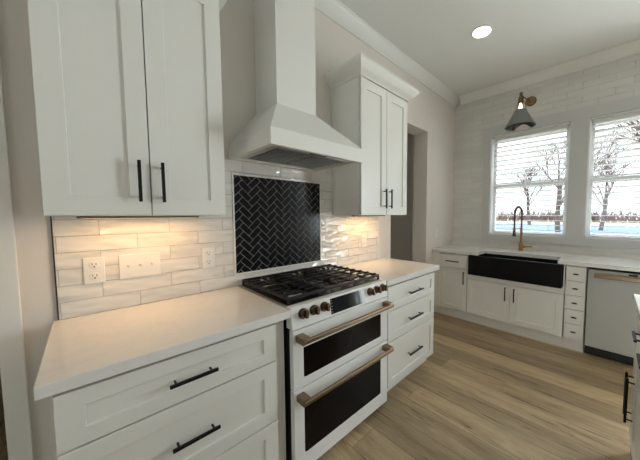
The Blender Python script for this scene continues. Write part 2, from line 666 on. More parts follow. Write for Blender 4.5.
# rooms behind the range wall
structure(MB().box(1.3, LX, 2.4, 2.5, 0, CEIL), 'wall_pantry_back', M_WALL)
structure(MB().box(1.2, 1.3, WT, 2.5, 0, CEIL), 'wall_pantry_left', M_WALL)
w = MB().box(LX, LX+.2, 0.21, 1.55, 0, CEIL).box(LX, LX+.2, 2.3, 2.5, 0, CEIL)
w.box(LX, LX+.2, 1.55, 2.3, 0, .95).box(LX, LX+.2, 1.55, 2.3, 2.3, CEIL)
structure(w, 'wall_pantry_right', M_WALL)
glazing('window_4', LX+.1, 1.55, 2.3, .95, 2.3, 0)  # unseen window, added so sky light brightens the pantry
structure(MB().box(RX0, 1.2, 2.4, 2.5, 0, CEIL), 'wall_hall_back', M_WALL)
structure(MB().box(RX0-.1, RX0, WT, 2.5, 0, CEIL), 'wall_hall_left', M_WALL)

# crown moulding, profile in (out, down) from the ceiling corner
CR = [(0, 0), (0.098, 0), (0.098, -0.012), (0.088, -0.018), (0.080, -0.030), (0.055, -0.055), (0.030, -0.078), (0.018, -0.086), (0.014, -0.100), (0, -0.100)]
c1 = MB().poly_prism([(-a, CEIL+b) for a, b in CR], 'x', RX0, LX)
structure(c1, 'trim_1', M_TRIM)
c2 = MB().poly_prism([(LX-a, CEIL+b) for a, b in CR], 'y', RY0, -0.0985)
structure(c2, 'trim_2', M_TRIM)
# door casing on the left
c3 = MB()
c3.box(DX1, DX1+.062, -0.018, 0, 0, DZ+.06, .003)
c3.box(DX0-.062, DX0, -0.018, 0, 0, DZ+.06, .003)
c3.box(DX0-.062, DX1+.062, -0.019, 0, DZ, DZ+.062, .003)
structure(c3, 'trim_3', M_TRIM)
structure(MB().box(OX1, LX-.66, -0.014, 0, 0, 0.13, .003), 'baseboard_left', M_TRIM)
structure(MB().box(1.3, LX, 2.386, 2.4, 0, 0.13, .003), 'baseboard_pantry', M_TRIM)

# ------------------------------------------------------------------ windows
def window(idx, y0, y1):
    """y0 < y1"""
    f = MB()
    xo0, xo1 = LX+.105, LX+.155
    s = 0.035
    f.box(LX-.001, LX+.19, y0, y0+.012, WZ0, WZ1)
    f.box(LX-.001, LX+.19, y1-.012, y1, WZ0, WZ1)
    f.box(LX-.001, LX+.19, y0, y1, WZ0, WZ0+.014)
    f.box(LX-.001, LX+.19, y0, y1, WZ1-.014, WZ1)
    a0, a1, b0, b1 = y0+.012, y1-.012, WZ0+.014, WZ1-.014
    f.box(xo0, xo1, a0, a0+s, b0, b1)
    f.box(xo0, xo1, a1-s, a1, b0, b1)
    f.box(xo0, xo1, a0+s, a1-s, b0, b0+s)
    f.box(xo0, xo1, a0+s, a1-s, b1-s, b1)
    zm = (b0+b1)/2
    f.box(xo0-.005, xo1, a0+s, a1-s, zm-.018, zm+.018)
    o = structure(f, 'window_%d' % idx, M_VINYL)
    MB().box(LX+.128, LX+.132, a0+s, a1-s, b0+s, b1-s).build('glass_pane', M_PANE, o)
    return o


window(1, *WIN[0])
window(2, *WIN[1])
# flat casing boards around the pair of windows; trim white greyed to carry the wall's shade
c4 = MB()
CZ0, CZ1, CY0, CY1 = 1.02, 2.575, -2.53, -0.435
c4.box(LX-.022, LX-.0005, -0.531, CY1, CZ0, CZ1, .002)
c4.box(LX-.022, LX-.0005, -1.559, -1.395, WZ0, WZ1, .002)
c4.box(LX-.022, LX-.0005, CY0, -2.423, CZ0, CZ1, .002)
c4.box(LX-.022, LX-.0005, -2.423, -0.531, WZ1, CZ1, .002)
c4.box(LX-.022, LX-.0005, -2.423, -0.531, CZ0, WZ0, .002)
structure(c4, 'trim_4', painted('window_casing_shaded', (0.56, 0.56, 0.54), 0.45, 0.01, 40))


def blind(y0, y1, label):
    g = 'white slatted blinds in the kitchen windows'
    r = empty('window_blind', (LX+.062, (y0+y1)/2, 0), 0, label, 'window blind', g)
    hw = (y1-y0)/2 - .034
    MB().box(-.03, .028, -hw, hw, WZ1-.052, WZ1-.0155, .004).build('headrail', M_SLAT, r)
    MB().box(-.024, .024, -hw, hw, WZ0+.0155, WZ0+.033, .004).build('bottom_rail', M_SLAT, r)
    top, bot, n = WZ1-.085, WZ0+.075, 20
    sl = []
    for i in range(n):
        z = bot + (top-bot)*i/(n-1)
        Mx = Matrix.Translation((0, 0, z)) @ Matrix.Rotation(math.radians(7), 4, 'Y')
        sl.append(MB().box(-.028, .028, -hw, hw, -.0019, .0019, M=Mx).build('slat', M_SLAT, r))
    for yy in (-hw*.62, hw*.62):
        cd = MB()
        cd.cyl((-.029, yy, bot-.05), (-.029, yy, top+.02), .0012, n=6)
        cd.cyl((.029, yy, bot-.05), (.029, yy, top+.02), .0012, n=6)
        cd.build('ladder_cord', M_SLAT, r)
    cd = MB()
    cd.cyl((-.033, hw-.07, 1.62), (-.033, hw-.07, WZ1-.052), .0012, n=6)
    cd.cyl((-.033, hw-.07, 1.585), (-.033, hw-.07, 1.62), .006, .003, n=10)
    cd.cyl((-.033, hw-.095, 1.72), (-.033, hw-.095, WZ1-.052), .0012, n=6)
    cd.cyl((-.033, hw-.095, 1.685), (-.033, hw-.095, 1.72), .006, .003, n=10)
    cd.build('pull_cord', M_SLAT, r)
    return r


blind(*WIN[0], 'white slatted blind in the window directly behind the faucet')
blind(*WIN[1], 'white slatted blind in the window above the white dishwasher')

# ------------------------------------------------------------------ tiled backsplash behind the range
TY = -0.010
b = MB()
EX0, EX1, EZ0, EZ1 = 0.759, 1.460, 0.985, 1.641      # outline of the herringbone panel's frame
b.box(0.016, 0.606, TY, -.0002, 0.9145, 1.3705)
b.box(0.606, EX0, TY, -.0002, 0.9145, 1.722)
b.box(EX0, EX1, TY, -.0002, 0.9145, EZ0)
b.box(EX0, EX1, TY, -.0002, EZ1, 1.722)
b.box(EX1, 1.59, TY, -.0002, 0.9145, 1.722)
b.box(1.59, 2.205, TY, -.0002, 0.9145, 1.3705)
structure(b, 'wall_backsplash', M_TILE)
structure(MB().box(0.0115, 0.0155, TY-.001, -.0002, 0.9145, 1.3705), 'trim_5', M_EDGE)
structure(MB().box(2.2055, 2.222, TY-.004, -.0002, 0.9145, 1.3705, .004), 'trim_6', M_TRIM)

# herringbone panel
hp = empty('herringbone_tile_panel', (0, -0.0005, EZ0), 0, 'black glazed herringbone tile panel in a white frame behind the range', 'tile panel')
FW = 0.012
fr = MB()
fr.box(EX0+.0006, EX0+FW, -.016, 0, .0006, EZ1-EZ0-.0006, .004, 3)
fr.box(EX1-FW, EX1-.0006, -.016, 0, .0006, EZ1-EZ0-.0006, .004, 3)
fr.box(EX0+FW-.004, EX1-FW+.004, -.0155, 0, .0006, FW, .004, 3)
fr.box(EX0+FW-.004, EX1-FW+.004, -.0155, 0, EZ1-EZ0-FW, EZ1-EZ0-.0006, .004, 3)
fr.build('frame', M_PLASTIC, hp, True)
MB().box(EX0+FW-.002, EX1-FW+.002, -.0112, 0, FW-.002, EZ1-EZ0-FW+.002).build('grout', M_GROUT, hp)


def clip(poly, x0, x1, z0, z1):
    for ax, val, sgn in ((0, x0, 1), (0, x1, -1), (1, z0, 1), (1, z1, -1)):
        out = []
        for i in range(len(poly)):
            a, c = poly[i], poly[(i+1) % len(poly)]
            ia, ic = (a[ax]-val)*sgn >= 0, (c[ax]-val)*sgn >= 0
            if ia: out.append(a)
            if ia != ic:
                k = (val-a[ax])/(c[ax]-a[ax])
                out.append((a[0]+k*(c[0]-a[0]), a[1]+k*(c[1]-a[1])))
        poly = out
        if len(poly) < 3: return None
    return poly


def herring():
    mb = MB()
    TW, TL, g = 0.0395, 0.0860, 0.0011
    x0, x1, z0, z1 = EX0+FW, EX1-FW, FW, EZ1-EZ0-FW
    s = math.sqrt(.5)
    for i in range(-60, 61):
        for j in range(-40, 41):
            ox, oy = i*TW + j*TL, i*TW - j*TL
            for rect in ((0, TL, 0, TW), (TL, TL+TW, TW-TL, TW)):
                a0, a1, b0, b1 = rect[0]+ox+g, rect[1]+ox-g, rect[2]+oy+g, rect[3]+oy-g
                pts = [(a0, b0), (a1, b0), (a1, b1), (a0, b1)]
                pts = [(s*(p-q)+0.764, s*(p+q)) for p, q in pts]
                p2 = clip(pts, x0, x1, z0, z1)
                if p2 is None: continue
                ar = 0
                for k in range(len(p2)):
                    ar += p2[k][0]*p2[(k+1) % len(p2)][1] - p2[(k+1) % len(p2)][0]*p2[k][1]
                if abs(ar) < 4e-5: continue
                mb.poly_prism(p2, 'y', -.0112, -.0125 - random.random()*.0006)
    return mb


herring().build('tiles', M_BLACKTILE, hp)

# ------------------------------------------------------------------ hardware
def bar_pull(parent, c, length, vert, yf, mat=None, name='handle', r=0.0055, off=0.032):
    """bar pull on a front whose face is at yf (facing -y); c = (x,z) centre"""
    mb = MB()
    mat = mat or M_BLACK
    x, z = c
    h = length/2
    yb = yf - off
    if vert:
        mb.box(x-r, x+r, yb-r, yb+r, z-h, z+h, .0012)
        for s in (-1, 1):
            mb.cyl((x, yf, z+s*(h-.02)), (x, yb, z+s*(h-.02)), .0042, n=10)
    else:
        mb.box(x-h, x+h, yb-r, yb+r, z-r, z+r, .0012)
        for s in (-1, 1):
            mb.cyl((x+s*(h-.02), yf, z), (x+s*(h-.02), yb, z), .0042, n=10)
    return mb.build(name, mat, parent)


# ------------------------------------------------------------------ upper cabinets
UZ0, UZT = 1.372, 2.425
UYF = -0.349


def upper_cabinet(x0, x1, label, side_panel):
    r = empty('upper_cabinet', (x0, 0, UZ0), 0, label, 'cabinet', 'wall cabinets either side of the hood')
    w = x1-x0
    yb = UYF+.022
    h = UZT-UZ0
    body = MB()
    body.box(0, .018, yb, -.0005, 0, h+.02)
    body.box(w-.018, w, yb, -.0005, 0, h+.02)
    body.box(.018, w-.018, yb, -.0005, 0, .03)
    body.box(.018, w-.018, yb, -.0005, h, h+.02)
    body.box(.018, w-.018, -.012, -.0005, .03, h)
    body.build('body', M_CAB, r)
    if side_panel:
        MB().box(-.004, -.0005, yb+.006, yb+.03, .004, h, .001).box(-.004, -.0005, -.045, -.02, .004, h, .001).build('side_stile', M_CAB, r)
    mid = w/2
    for k, (a, c) in enumerate(((.002, mid-.0018), (mid+.0018, w-.002))):
        d = MB().shaker(a, c, .003, h-.004, yb-.0042, .0175, .066, .072).build('door', M_CAB, r)
        hx = mid - .038 if k == 0 else mid + .038
        bar_pull(d, (hx, .14), .165, True, yb-.0217)
    # crown
    cp = [(0, 0), (.008, 0), (.010, .012), (.018, .020), (.045, .040), (.068, .066), (.078, .078), (.080, .098), (0, .098)]
    cb_ = MB()
    bm = cb_.bm
    rings = []
    zb = h+.002
    for a, z in cp:
        rings.append([bm.verts.new(p) for p in ((-a, -.0005, zb+z), (-a, UYF-a+.003, zb+z), (w+a, UYF-a+.003, zb+z), (w+a, -.0005, zb+z))])
    for A, B in zip(rings, rings[1:]+rings[:1]):
        for i in range(3):
            bm.faces.new((A[i], A[i+1], B[i+1], B[i]))
    cb_.build('crown', M_CAB, r)
    return r


upper_cabinet(0.015, 0.604, 'white two-door upper cabinet left of the range hood, above the row of outlets', False)
upper_cabinet(1.5926, 2.226, 'white two-door upper cabinet right of the range hood, beside the open doorway', True)


def led_bar(x0, x1, power, label):
    r = empty('light_bar', ((x0+x1)/2, -.15, UZ0-.0105), 0, label, 'light', 'warm light bars under the upper cabinets')
    w = (x1-x0)/2
    MB().box(-w, w, -.018, .018, 0, .010, .002).build('housing', principled('bronze_housing', (.22, .17, .12), .4, .6), r)
    MB().box(-w+.012, w-.012, -.010, .010, -.0004, -.0001).build('diffuser', M_LED, r)
    l = bpy.data.lights.new('bar_light', 'AREA')
    l.shape = 'RECTANGLE'
    l.size, l.size_y = 2*w-.03, .02
    l.energy = power
    l.color = (1.0, 0.58, 0.25)
    o = bpy.data.objects.new('bar_light', l)
    COL.objects.link(o)
    o.parent = r
    o.location = (0, 0, -.004)
    return r


led_bar(0.09, 0.53, 1.3, 'slim warm light bar under the upper cabinet left of the hood')
led_bar(1.70, 2.12, 1.7, 'slim warm light bar under the upper cabinet right of the hood')

# ------------------------------------------------------------------ range hood
HX0, HX1, HY, HZ = 0.752, 1.414, -0.5385, 1.724
CHX0, CHX1, CHY, CHZ = 0.935, 1.222, -0.278, 2.046
hd = empty('range_hood', ((HX0+HX1)/2, 0, HZ), 0, 'white tapered range hood with square chimney above the herringbone panel', 'range hood')
cx = (HX0+HX1)/2
a0, a1 = HX0-cx, HX1-cx
yb = -.0005
cp = MB()
bz = .084
tt = .03
cp.box(a0, a0+tt, HY, yb, 0, bz)
cp.box(a1-tt, a1, HY, yb, 0, bz)
cp.box(a0+tt, a1-tt, HY, HY+tt, 0, bz)
cp.box(a0+tt, a1-tt, -.03, yb, 0, bz)
c0, c1_, cz = CHX0-cx, CHX1-cx, CHZ-HZ
cp.hexa([(a0, HY, bz), (a1, HY, bz), (a1, yb, bz), (a0, yb, bz)], [(c0, CHY, cz), (c1_, CHY, cz), (c1_, yb, cz), (c0, yb, cz)])
cp.build('canopy', M_HOOD, hd)
MB().box(c0, c1_, CHY, yb, cz, CEIL-HZ-.0005, .0015).build('chimney', M_HOOD, hd)
ins = MB()
MB().box(a0+tt, a1-tt, HY+tt, -.03, .02, .03).build('filter_cavity', M_DARKGAP, hd)
ins.box(a0+tt, a1-tt, HY+tt, HY+tt+.05, .006, .02)
ins.box(a0+tt, a1-tt, -.08, -.03, .006, .02)
ins.box(a0+tt, a0+tt+.05, HY+tt+.05, -.08, .006, .02)
ins.box(a1-tt-.05, a1-tt, HY+tt+.05, -.08, .006, .02)
ins.build('insert', M_STEEL, hd)
for s in (-1, 1):
    fl = MB()
    fx0, fx1 = (a0+tt+.055, -.004) if s < 0 else (.004, a1-tt-.055)
    n = 10
    for i in range(n):
        y = HY+tt+.06 + (abs(HY)-tt-.06-.09)*i/(n-1)
        fl.box(fx0, fx1, y-.0085, y+.0085, .004, .0195)
    fl.build('baffle_filter', M_DSTEEL, hd)
lm_ = MB().box(-.06, .06, HY+tt+.012, HY+tt+.036, .003, .0055, .001)
lm_.build('control_strip', M_BLACK, hd)

# ------------------------------------------------------------------ base cabinets
BH = 0.876
BY = -0.612       # line the fronts close against


def base_body(r, w, toe=.105, toe_in=.055, filler=None):
    mb = MB()
    mb.box(0, w, BY+.014, -.0015, toe, BH-.0005)
    return mb.build('body', M_CAB, r)


def drawer(r, x0, x1, z0, z1, hl, rail=.058, rz=None, flat=False, hc=None, pull=True, yb=BY-.0015):
    mb = MB()
    if flat:
        mb.box(x0, x1, yb-.02, yb, z0, z1, .0015)
    else:
        mb.shaker(x0, x1, z0, z1, yb, .02, rail, rz)
    d = mb.build('drawer', M_CAB, r)
    if pull:
        bar_pull(d, ((x0+x1)/2 if hc is None else hc, (z0+z1)/2), hl, False, yb-.0195)
    return d


def toe_kick(r, w, depth=-.555, h=.1045, mat=None, x0=0):
    return MB().box(x0, w, depth, -.002, 0, h).build('toe_kick', mat or M_CAB, r)


# left of the range
lb = empty('base_cabinet', (0.02, 0, 0), 0, 'white three-drawer base cabinet left of the range, under the nearest countertop', 'cabinet')
base_body(lb, .746)
drawer(lb, .008, .686, .690, .862, .155, .060, .052)
drawer(lb, .008, .686, .397, .684, .155, .062, .062)
drawer(lb, .008, .686, .112, .391, .155, .062, .062)
toe_kick(lb, .746)
# right of the range
rb = empty('base_cabinet', (1.556, 0, 0), 0, 'white three-drawer base cabinet between the range and the open doorway', 'cabinet')
base_body(rb, .708)
drawer(rb, .014, .694, .680, .858, .190, .056, .050)
drawer(rb, .014, .694, .452, .674, .190, .056, .056)
drawer(rb, .014, .694, .106, .446, .190, .056, .056)
toe_kick(rb, .708)

CT0, CT1 = BH, 0.914


def countertop(mb, loc, label, cat='countertop'):
    o = mb.build('countertop', M_QUARTZ)
    return tag(o, label, cat)


countertop(MB().box(-0.002, 0.777, -.648, -.0105, CT0, CT1, .002), None, 'white quartz countertop left of the range, under the row of outlets')
countertop(MB().box(1.542, 2.317, -.648, -.0105, CT0, CT1, .002), None, 'white quartz countertop between the range and the open doorway')

# ------------------------------------------------------------------ range
RW = .754
rg = empty('range', (.7815, 0, 0), 0, 'white double-oven gas range with black grates and bronze knobs below the hood', 'range')
YF = -.655
body = MB()
body.box(0.004, RW-.004, -.62, -.02, .02, .905)
body.build('body', principled('range_side_black', (0.015, 0.015, 0.015), 0.5), rg)
# control panel, leaning back at the top
cpn = MB().poly_prism([(-.655, .812), (-.640, .919), (-.600, .919), (-.600, .812)], 'x', 0, RW)
cpn.build('control_panel', M_ENAMEL, rg)
nrm = Vector((0, -.107, -.015)).normalized()   # outward normal of the panel face


def panel_pt(x, t, out):
    """t 0 bottom .. 1 top on the leaning panel face"""
    p = Vector((x, -.655+.015*t, .812+.107*t))
    n = Vector((0, -.990, .139))
    return p + n*out


for kx in (.066, .134, .202, .576, .640, .704):
    p = panel_pt(kx, .62, 0)
    k = MB()
    n = Vector((0, -.990, .139))
    k.cyl(p, p+n*.006, .0265, n=28)
    k.cyl(p+n*.006, p+n*.030, .0215, .0195, n=28)
    kb = k.build('knob', M_DBRONZE, rg, True)
    Mk = Matrix.Translation(p+n*.034) @ n.to_track_quat('Z', 'Y').to_matrix().to_4x4()
    MB().box(-.0065, .0065, -.0205, .0205, -.006, .008, .002, M=Mk).build('knob_grip', M_DBRONZE, kb)
q = Matrix.Translation(panel_pt(.384, .5, .001)) @ Vector((0, -.990, .139)).to_track_quat('Z', 'Y').to_matrix().to_4x4()
MB().box(-.138, .138, -.043, .043, -.001, .0015, .0008, M=q).build('display', M_SCREEN, rg)
ic = MB()
for i in range(5):
    for sx in (-.130,):
        ic.box(sx-.003, sx+.003, -.033+i*.016, -.030+i*.016, .0016, .002, M=q)
ic.build('touch_icons', principled('icon_grey', (0.55, 0.56, 0.57), .5), rg)
for kx in (.066, .134, .202, .576, .640, .704):
    p = panel_pt(kx, .97, .0004)
    MB().box(kx-.004, kx+.004, p.y-.0006, p.y, p.z-.006, p.z-.003).build('burner_mark', M_STEEL, rg)


def oven_door(z0, z1, gz0, gz1, hz):
    d = MB()
    yb_ = -.622
    rim = MB()
    x0, x1 = .001, RW-.001
    gx0, gx1 = .062, RW-.075
    d.box(x0, gx0, YF, yb_, z0, z1, .003)
    d.box(gx1, x1, YF, yb_, z0, z1, .003)
    d.box(gx0-.004, gx1+.004, YF+.0003, yb_, z0, gz0, .003)
    d.box(gx0-.004, gx1+.004, YF+.0003, yb_, gz1, z1, .003)
    o = d.build('oven_door', M_ENAMEL, rg)
    # rounded dark glass
    g = MB()
    pts = []
    rr = .014
    for cx_, cz_, s in ((gx1-rr, gz1-rr, 0), (gx0+rr, gz1-rr, 1), (gx0+rr, gz0+rr, 2), (gx1-rr, gz0+rr, 3)):
        for i in range(6):
            a = (s + i/5)*PI/2
            pts.append((cx_+rr*math.cos(a), cz_+rr*math.sin(a)))
    g.poly_prism(pts, 'y', YF+.001, YF+.012)
    g.build('oven_window', M_GLASSB, o)
    bk = MB()
    bk.box(gx0, gx1, YF+.013, yb_+.002, gz0, gz1)
    bk.build('window_backing', M_COOK, o)
    h = MB()
    hy = YF-.062
    h.box(.016, RW-.020, hy-.010, hy+.010, hz-.013, hz+.009, .005, 3)
    for hx in (.036, RW-.040):
        h.box(hx-.022, hx+.022, hy-.004, YF+.0005, hz-.017, hz+.017, .004)
    h.build('handle', M_BRONZE, o)
    return o


oven_door(.500, .806, .548, .705, .768)
oven_door(.050, .494, .142, .402, .462)
MB().box(.010, RW-.010, -.60, -.03, .002, .047).build('base', M_COOK, rg)
ct = MB()
ct.box(0.0, RW, -.6, -.014, .895, .9175, .002)
ct.build('cooktop_frame', M_STEEL, rg)
MB().box(.012, RW-.012, -.590, -.030, .9176, .9215, .001).build('cooktop', M_COOK, rg)
# burners
BUR = [(.135, -.17, .045), (.135, -.45, .055), (.377, -.31, .062), (.619, -.17, .050), (.619, -.45, .042)]
for bx, by, br_ in BUR:
    bb = MB()
    bb.cyl((bx, by, .9216), (bx, by, .930), br_*1.05, br_*.95, n=28)
    o = bb.build('burner', M_STEEL, rg, True)
    MB().cyl((bx, by, .930), (bx, by, .937), br_*.8, br_*.75, n=28).build('burner_cap', M_IRON, o, True)


def grate(x0, x1):
    g = MB()
    y0, y1 = -.592, -.030
    z0, z1 = .944, .957
    t = .012
    g.box(x0, x1, y0, y0+t, z0-.004, z1, .003)
    g.box(x0, x1, y1-t, y1, z0-.004, z1, .003)
    g.box(x0, x0+t, y0+t, y1-t, z0-.004, z1, .003)
    g.box(x1-t, x1, y0+t, y1-t, z0-.004, z1, .003)
    mx_, my_ = (x0+x1)/2, (y0+y1)/2
    g.box(x0+t, x1-t, my_-.006, my_+.006, z0, z1, .003)
    for fy in (y0+.075, y0+.14, y0+.205, my_+.07, my_+.135, my_+.20):
        g.box(x0+t, x0+.085, fy-.005, fy+.005, z0, z1, .002)
        g.box(x1-.085, x1-t, fy-.005, fy+.005, z0, z1, .002)
    g.box(mx_-.005, mx_+.005, y0+t, y0+.10, z0, z1, .002)
    g.box(mx_-.005, mx_+.005, my_-.10, my_+.10, z0, z1, .002)
    g.box(mx_-.005, mx_+.005, y1-.10, y1-t, z0, z1, .002)
    # side fingers with stubby ends on both long sides and feet
    for fx in (x0, x1):
        for i in range(8):
            yy = y0+.035+i*.071
            g.box(fx-.001 if fx == x0 else fx-.018, fx+.018 if fx == x0 else fx+.001, yy-.008, yy+.008, z0-.002, z1+.006, .003)
    for fx in (x0+.006, x1-.006):
        for fy in (y0+.006, my_, y1-.006):
            g.box(fx-.006, fx+.006, fy-.006, fy+.006, .9217, z0)
    return g.build('grate', M_IRON, rg)


grate(.016, .252)
grate(.256, .498)
grate(.502, .738)

# ------------------------------------------------------------------ outlets and switches (local: face at -y)
def plate_root(x, z, label, cat, group, w, h, name):
    r = empty(name, (x, TY-.0003, z-h/2), 0, label, cat, group)
    MB().box(-w/2, w/2, -.006, 0, 0, h, .002).build('wall_plate', M_PLASTIC, r)
    return r


M_SLOT = principled('socket_slot', (.03, .03, .03), .6)


def outlet(x, z, label, group='duplex outlets on the backsplash'):
    h = .122
    r = plate_root(x, z, label, 'outlet', group, .070, h, 'outlet')
    for dz in (-.0265, .0265):
        s = MB()
        s.lathe([(0.0001, -.0085), (.0165, -.0085), (.0175, -.0075), (.0175, -.0062)], (0, 0, h/2+dz), 'y', 24)
        so = s.build('socket', M_PLASTIC, r, True)
        t = MB()
        t.box(-.0075, -.0052, -.0090, -.0086, h/2+dz-.001, h/2+dz+.0085)
        t.box(.0052, .0075, -.0090, -.0086, h/2+dz-.001, h/2+dz+.0075)
        t.cyl((0, -.0086, h/2+dz-.0085), (0, -.0090, h/2+dz-.0085), .0032, n=10)
        t.build('slots', M_SLOT, so)
    MB().cyl((0, -.006, h/2), (0, -.0075, h/2), .003, n=10).build('screw', M_PLASTIC, r)
    return r


def switches(x, z, n, label, name='switch_plate', y=TY):
    w, h = .046*n+.024, .120
    r = plate_root(x, z, label, 'light switch', None, w, h, name)
    r.location.y = y-.0003
    for i in range(n):
        xx = (i-(n-1)/2)*.046
        s = MB().box(xx-.0055, xx+.0055, -.0075, -.006, h/2-.012, h/2+.012, .0004)
        s.hexa([(xx-.0045, -.0075, h/2-.002), (xx+.0045, -.0075, h/2-.002), (xx+.0045, -.0075, h/2+.009), (xx-.0045, -.0075, h/2+.009)],
               [(xx-.0035, -.018, h/2+.004), (xx+.0035, -.018, h/2+.004), (xx+.0035, -.018, h/2+.010), (xx-.0035, -.018, h/2+.010)])
        s.build('toggle', M_PLASTIC, r)
    return r


outlet(.133, 1.118, 'white duplex outlet left of the three-switch plate on the backsplash')
switches(.2985, 1.119, 3, 'white wall plate with three toggle switches between two outlets on the backsplash')
outlet(.612, 1.121, 'white duplex outlet right of the three-switch plate, beside the herringbone panel')
outlet(1.985, 1.122, 'white duplex outlet on the shiny tile under the upper cabinet beside the doorway')
switches(3.49, 1.118, 1, 'single switch plate on the plain wall between the open doorway and window wall', 'switch_plate', 0)

# ------------------------------------------------------------------ window-wall cabinets (roots turned so local -y faces the room)
def wroot(name, ystart, label, cat, group=None):
    return empty(name, (LX, ystart, 0), -PI/2, label, cat, group)


c = wroot('base_cabinet', -.002, 'white base cabinet with one drawer above one door, left of the black sink', 'cabinet')
base_body(c, .480)
MB().box(0, .108, BY-.018, BY-.0003, .118, .872).build('filler', M_CAB, c)
drawer(c, .112, .476, .684, .852, .18, flat=True)
d = MB().shaker(.112, .476, .128, .676, BY-.0015, .02, .058).build('door', M_CAB, c)
bar_pull(d, (.445, .570), .165, True, BY-.021)
toe_kick(c, .480, -.575, .117)

sk = wroot('base_cabinet', -.484, 'white two-door sink base cabinet under the black farmhouse sink', 'cabinet')
SW = .976
mb = MB()
mb.box(0, SW, BY+.014, -.0015, .118, .6305)
mb.box(0, .013, BY-.015, -.0015, .6305, .874)
mb.box(SW-.013, SW, BY-.015, -.0015, .6305, .874)
mb.build('body', M_CAB, sk)
MB().box(0, SW, BY-.016, BY-.0003, .570, .630).build('apron_rail', M_CAB, sk)
for k, (a, b_) in enumerate(((.003, SW/2-.0018), (SW/2+.0018, SW-.003))):
    d = MB().shaker(a, b_, .128, .565, BY-.0015, .02, .062).build('door', M_CAB, sk)
    bar_pull(d, (SW/2-.045 if k == 0 else SW/2+.045, .465), .16, True, BY-.021)
toe_kick(sk, SW, -.575, .117)

fd = wroot('base_cabinet', -1.462, 'narrow white cabinet of five small drawers between sink and dishwasher', 'cabinet')
base_body(fd, .164)
zs = [.862, .719, .574, .430, .286, .134]
for zt, zb_ in zip(zs, zs[1:]):
    dd = drawer(fd, .006, .158, zb_+.0025, zt-.0025, .05, flat=True, pull=False)
    kb = MB()
    kx, kz, ky = .082, (zt+zb_)/2, BY-.0213
    kb.cyl((kx, ky, kz), (kx, ky-.02, kz), .005, n=12)
    kb.box(kx-.021, kx+.021, ky-.028, ky-.018, kz-.006, kz+.006, .003)
    kb.build('knob', M_BLACK, dd)
toe_kick(fd, .164, -.575, .117)

dw = wroot('dishwasher', -1.630, 'white dishwasher with bronze bar handle and black toe kick', 'dishwasher')
DWW = .606
MB().box(.002, DWW-.002, -.60, -.02, .02, .868).build('body', M_DARKGAP, dw)
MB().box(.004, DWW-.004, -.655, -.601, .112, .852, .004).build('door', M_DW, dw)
h = MB()
h.box(.050, DWW-.050, -.715, -.692, .790, .832, .008, 3)
h.box(.052, .086, -.700, -.6545, .800, .824, .004)
h.box(DWW-.086, DWW-.052, -.700, -.6545, .800, .824, .004)
h.build('handle', M_BRONZE, dw)
MB().box(.275, .330, -.6562, -.6545, .832, .848, .0005).build('display', M_SCREEN, dw)
MB().box(.004, DWW-.004, -.56, -.05, .002, .105).build('toe_kick', M_COOK, dw)

ex = wroot('base_cabinet', -2.240, 'white base cabinet with door right of the dishwasher', 'cabinet')
base_body(ex, .45)
drawer(ex, .006, .444, .684, .852, .13, flat=True)
d = MB().shaker(.006, .444, .128, .676, BY-.0015, .02, .058).build('door', M_CAB, ex)
bar_pull(d, (.05, .575), .14, True, BY-.021)
toe_kick(ex, .45, -.575, .117)

# counter with the sink cut-out
SY0, SY1 = -1.440, -.506       # sink outer width
SXB = 3.655                     # back edge of the cut-out
mb = MB()
xf = LX-.648
pts = [(xf, -.002), (xf, -.612), (SXB, -.612), (SXB, -1.398), (xf, -1.398), (xf, -2.69), (LX-.0005, -2.69), (LX-.0005, -.002)]
mb.poly_prism(pts, 'z', CT0, CT1)
countertop(mb, None, 'white quartz countertop around the black sink under the windows')

# ------------------------------------------------------------------ farmhouse sink
s = MB()
x0, x1 = LX-.678, SXB+.020
ya, yb2 = SY0+.002, SY1-.002
t, z0, z1 = .026, .632, .8748
z1b = .8745
s.box(x0, x0+.034, ya, yb2, z0, z1, .006, 3)
s.box(x1-t, x1, ya, yb2, z0, z1b)
s.box(x0+.034, x1-t, ya, ya+t, z0, z1b)
s.box(x0+.034, x1-t, yb2-t, yb2, z0, z1b)
s.box(x0+.034, x1-t, ya+t, yb2-t, z0, z0+.03)
sink = s.build('farmhouse_sink', M_SINK)
tag(sink, 'black apron-front farmhouse sink under the left window', 'sink')
dr = MB().lathe([(.001, .663), (.028, .663), (.042, .665), (.044, .6622)], (3.50, -.97, 0), 'z', 24).build('drain', M_STEEL, sink, True)

# ------------------------------------------------------------------ faucet
FX, FY = LX-.11, -.955
fc = empty('faucet', (FX, FY, CT1), 0, 'brass spring-neck kitchen faucet with side lever behind the sink', 'faucet')
b = MB()
b.cyl((0, 0, .0002), (0, 0, .006), .030, n=24)
b.cyl((0, 0, .006), (0, 0, .09), .024, n=24)
b.cyl((0, 0, .09), (0, 0, .11), .024, .016, n=24)
b.cyl((0, 0, .11), (0, 0, .30), .014, n=20)
b.build('body', M_BRASS, fc, True)
lv = MB()
lv.cyl((0, -.02, .055), (0, -.05, .055), .014, n=16)
lv.tube([(0, -.05, .055), (0, -.09, .058), (-.005, -.125, .062)], [.009, .0085, .008], 10)
lv.build('lever', M_BRASS, fc, True)
arc = []
R = .072
dx, dy = -.94, .34            # the spout reaches over the basin, turned a little to the left
for i in range(0, 4):
    arc.append((0, 0, .30+.055*i))
ztop = .475
for i in range(1, 15):
    a = PI*i/14
    arc.append((dx*(R-R*math.cos(a)), dy*(R-R*math.cos(a)), ztop+R*math.sin(a)*1.1))
endx, endy = dx*2*R, dy*2*R
for i in range(1, 5):
    arc.append((endx, endy, ztop-.045*i))
MB().tube(arc, .0075, 10).build('hose', M_BLACK, fc, True)
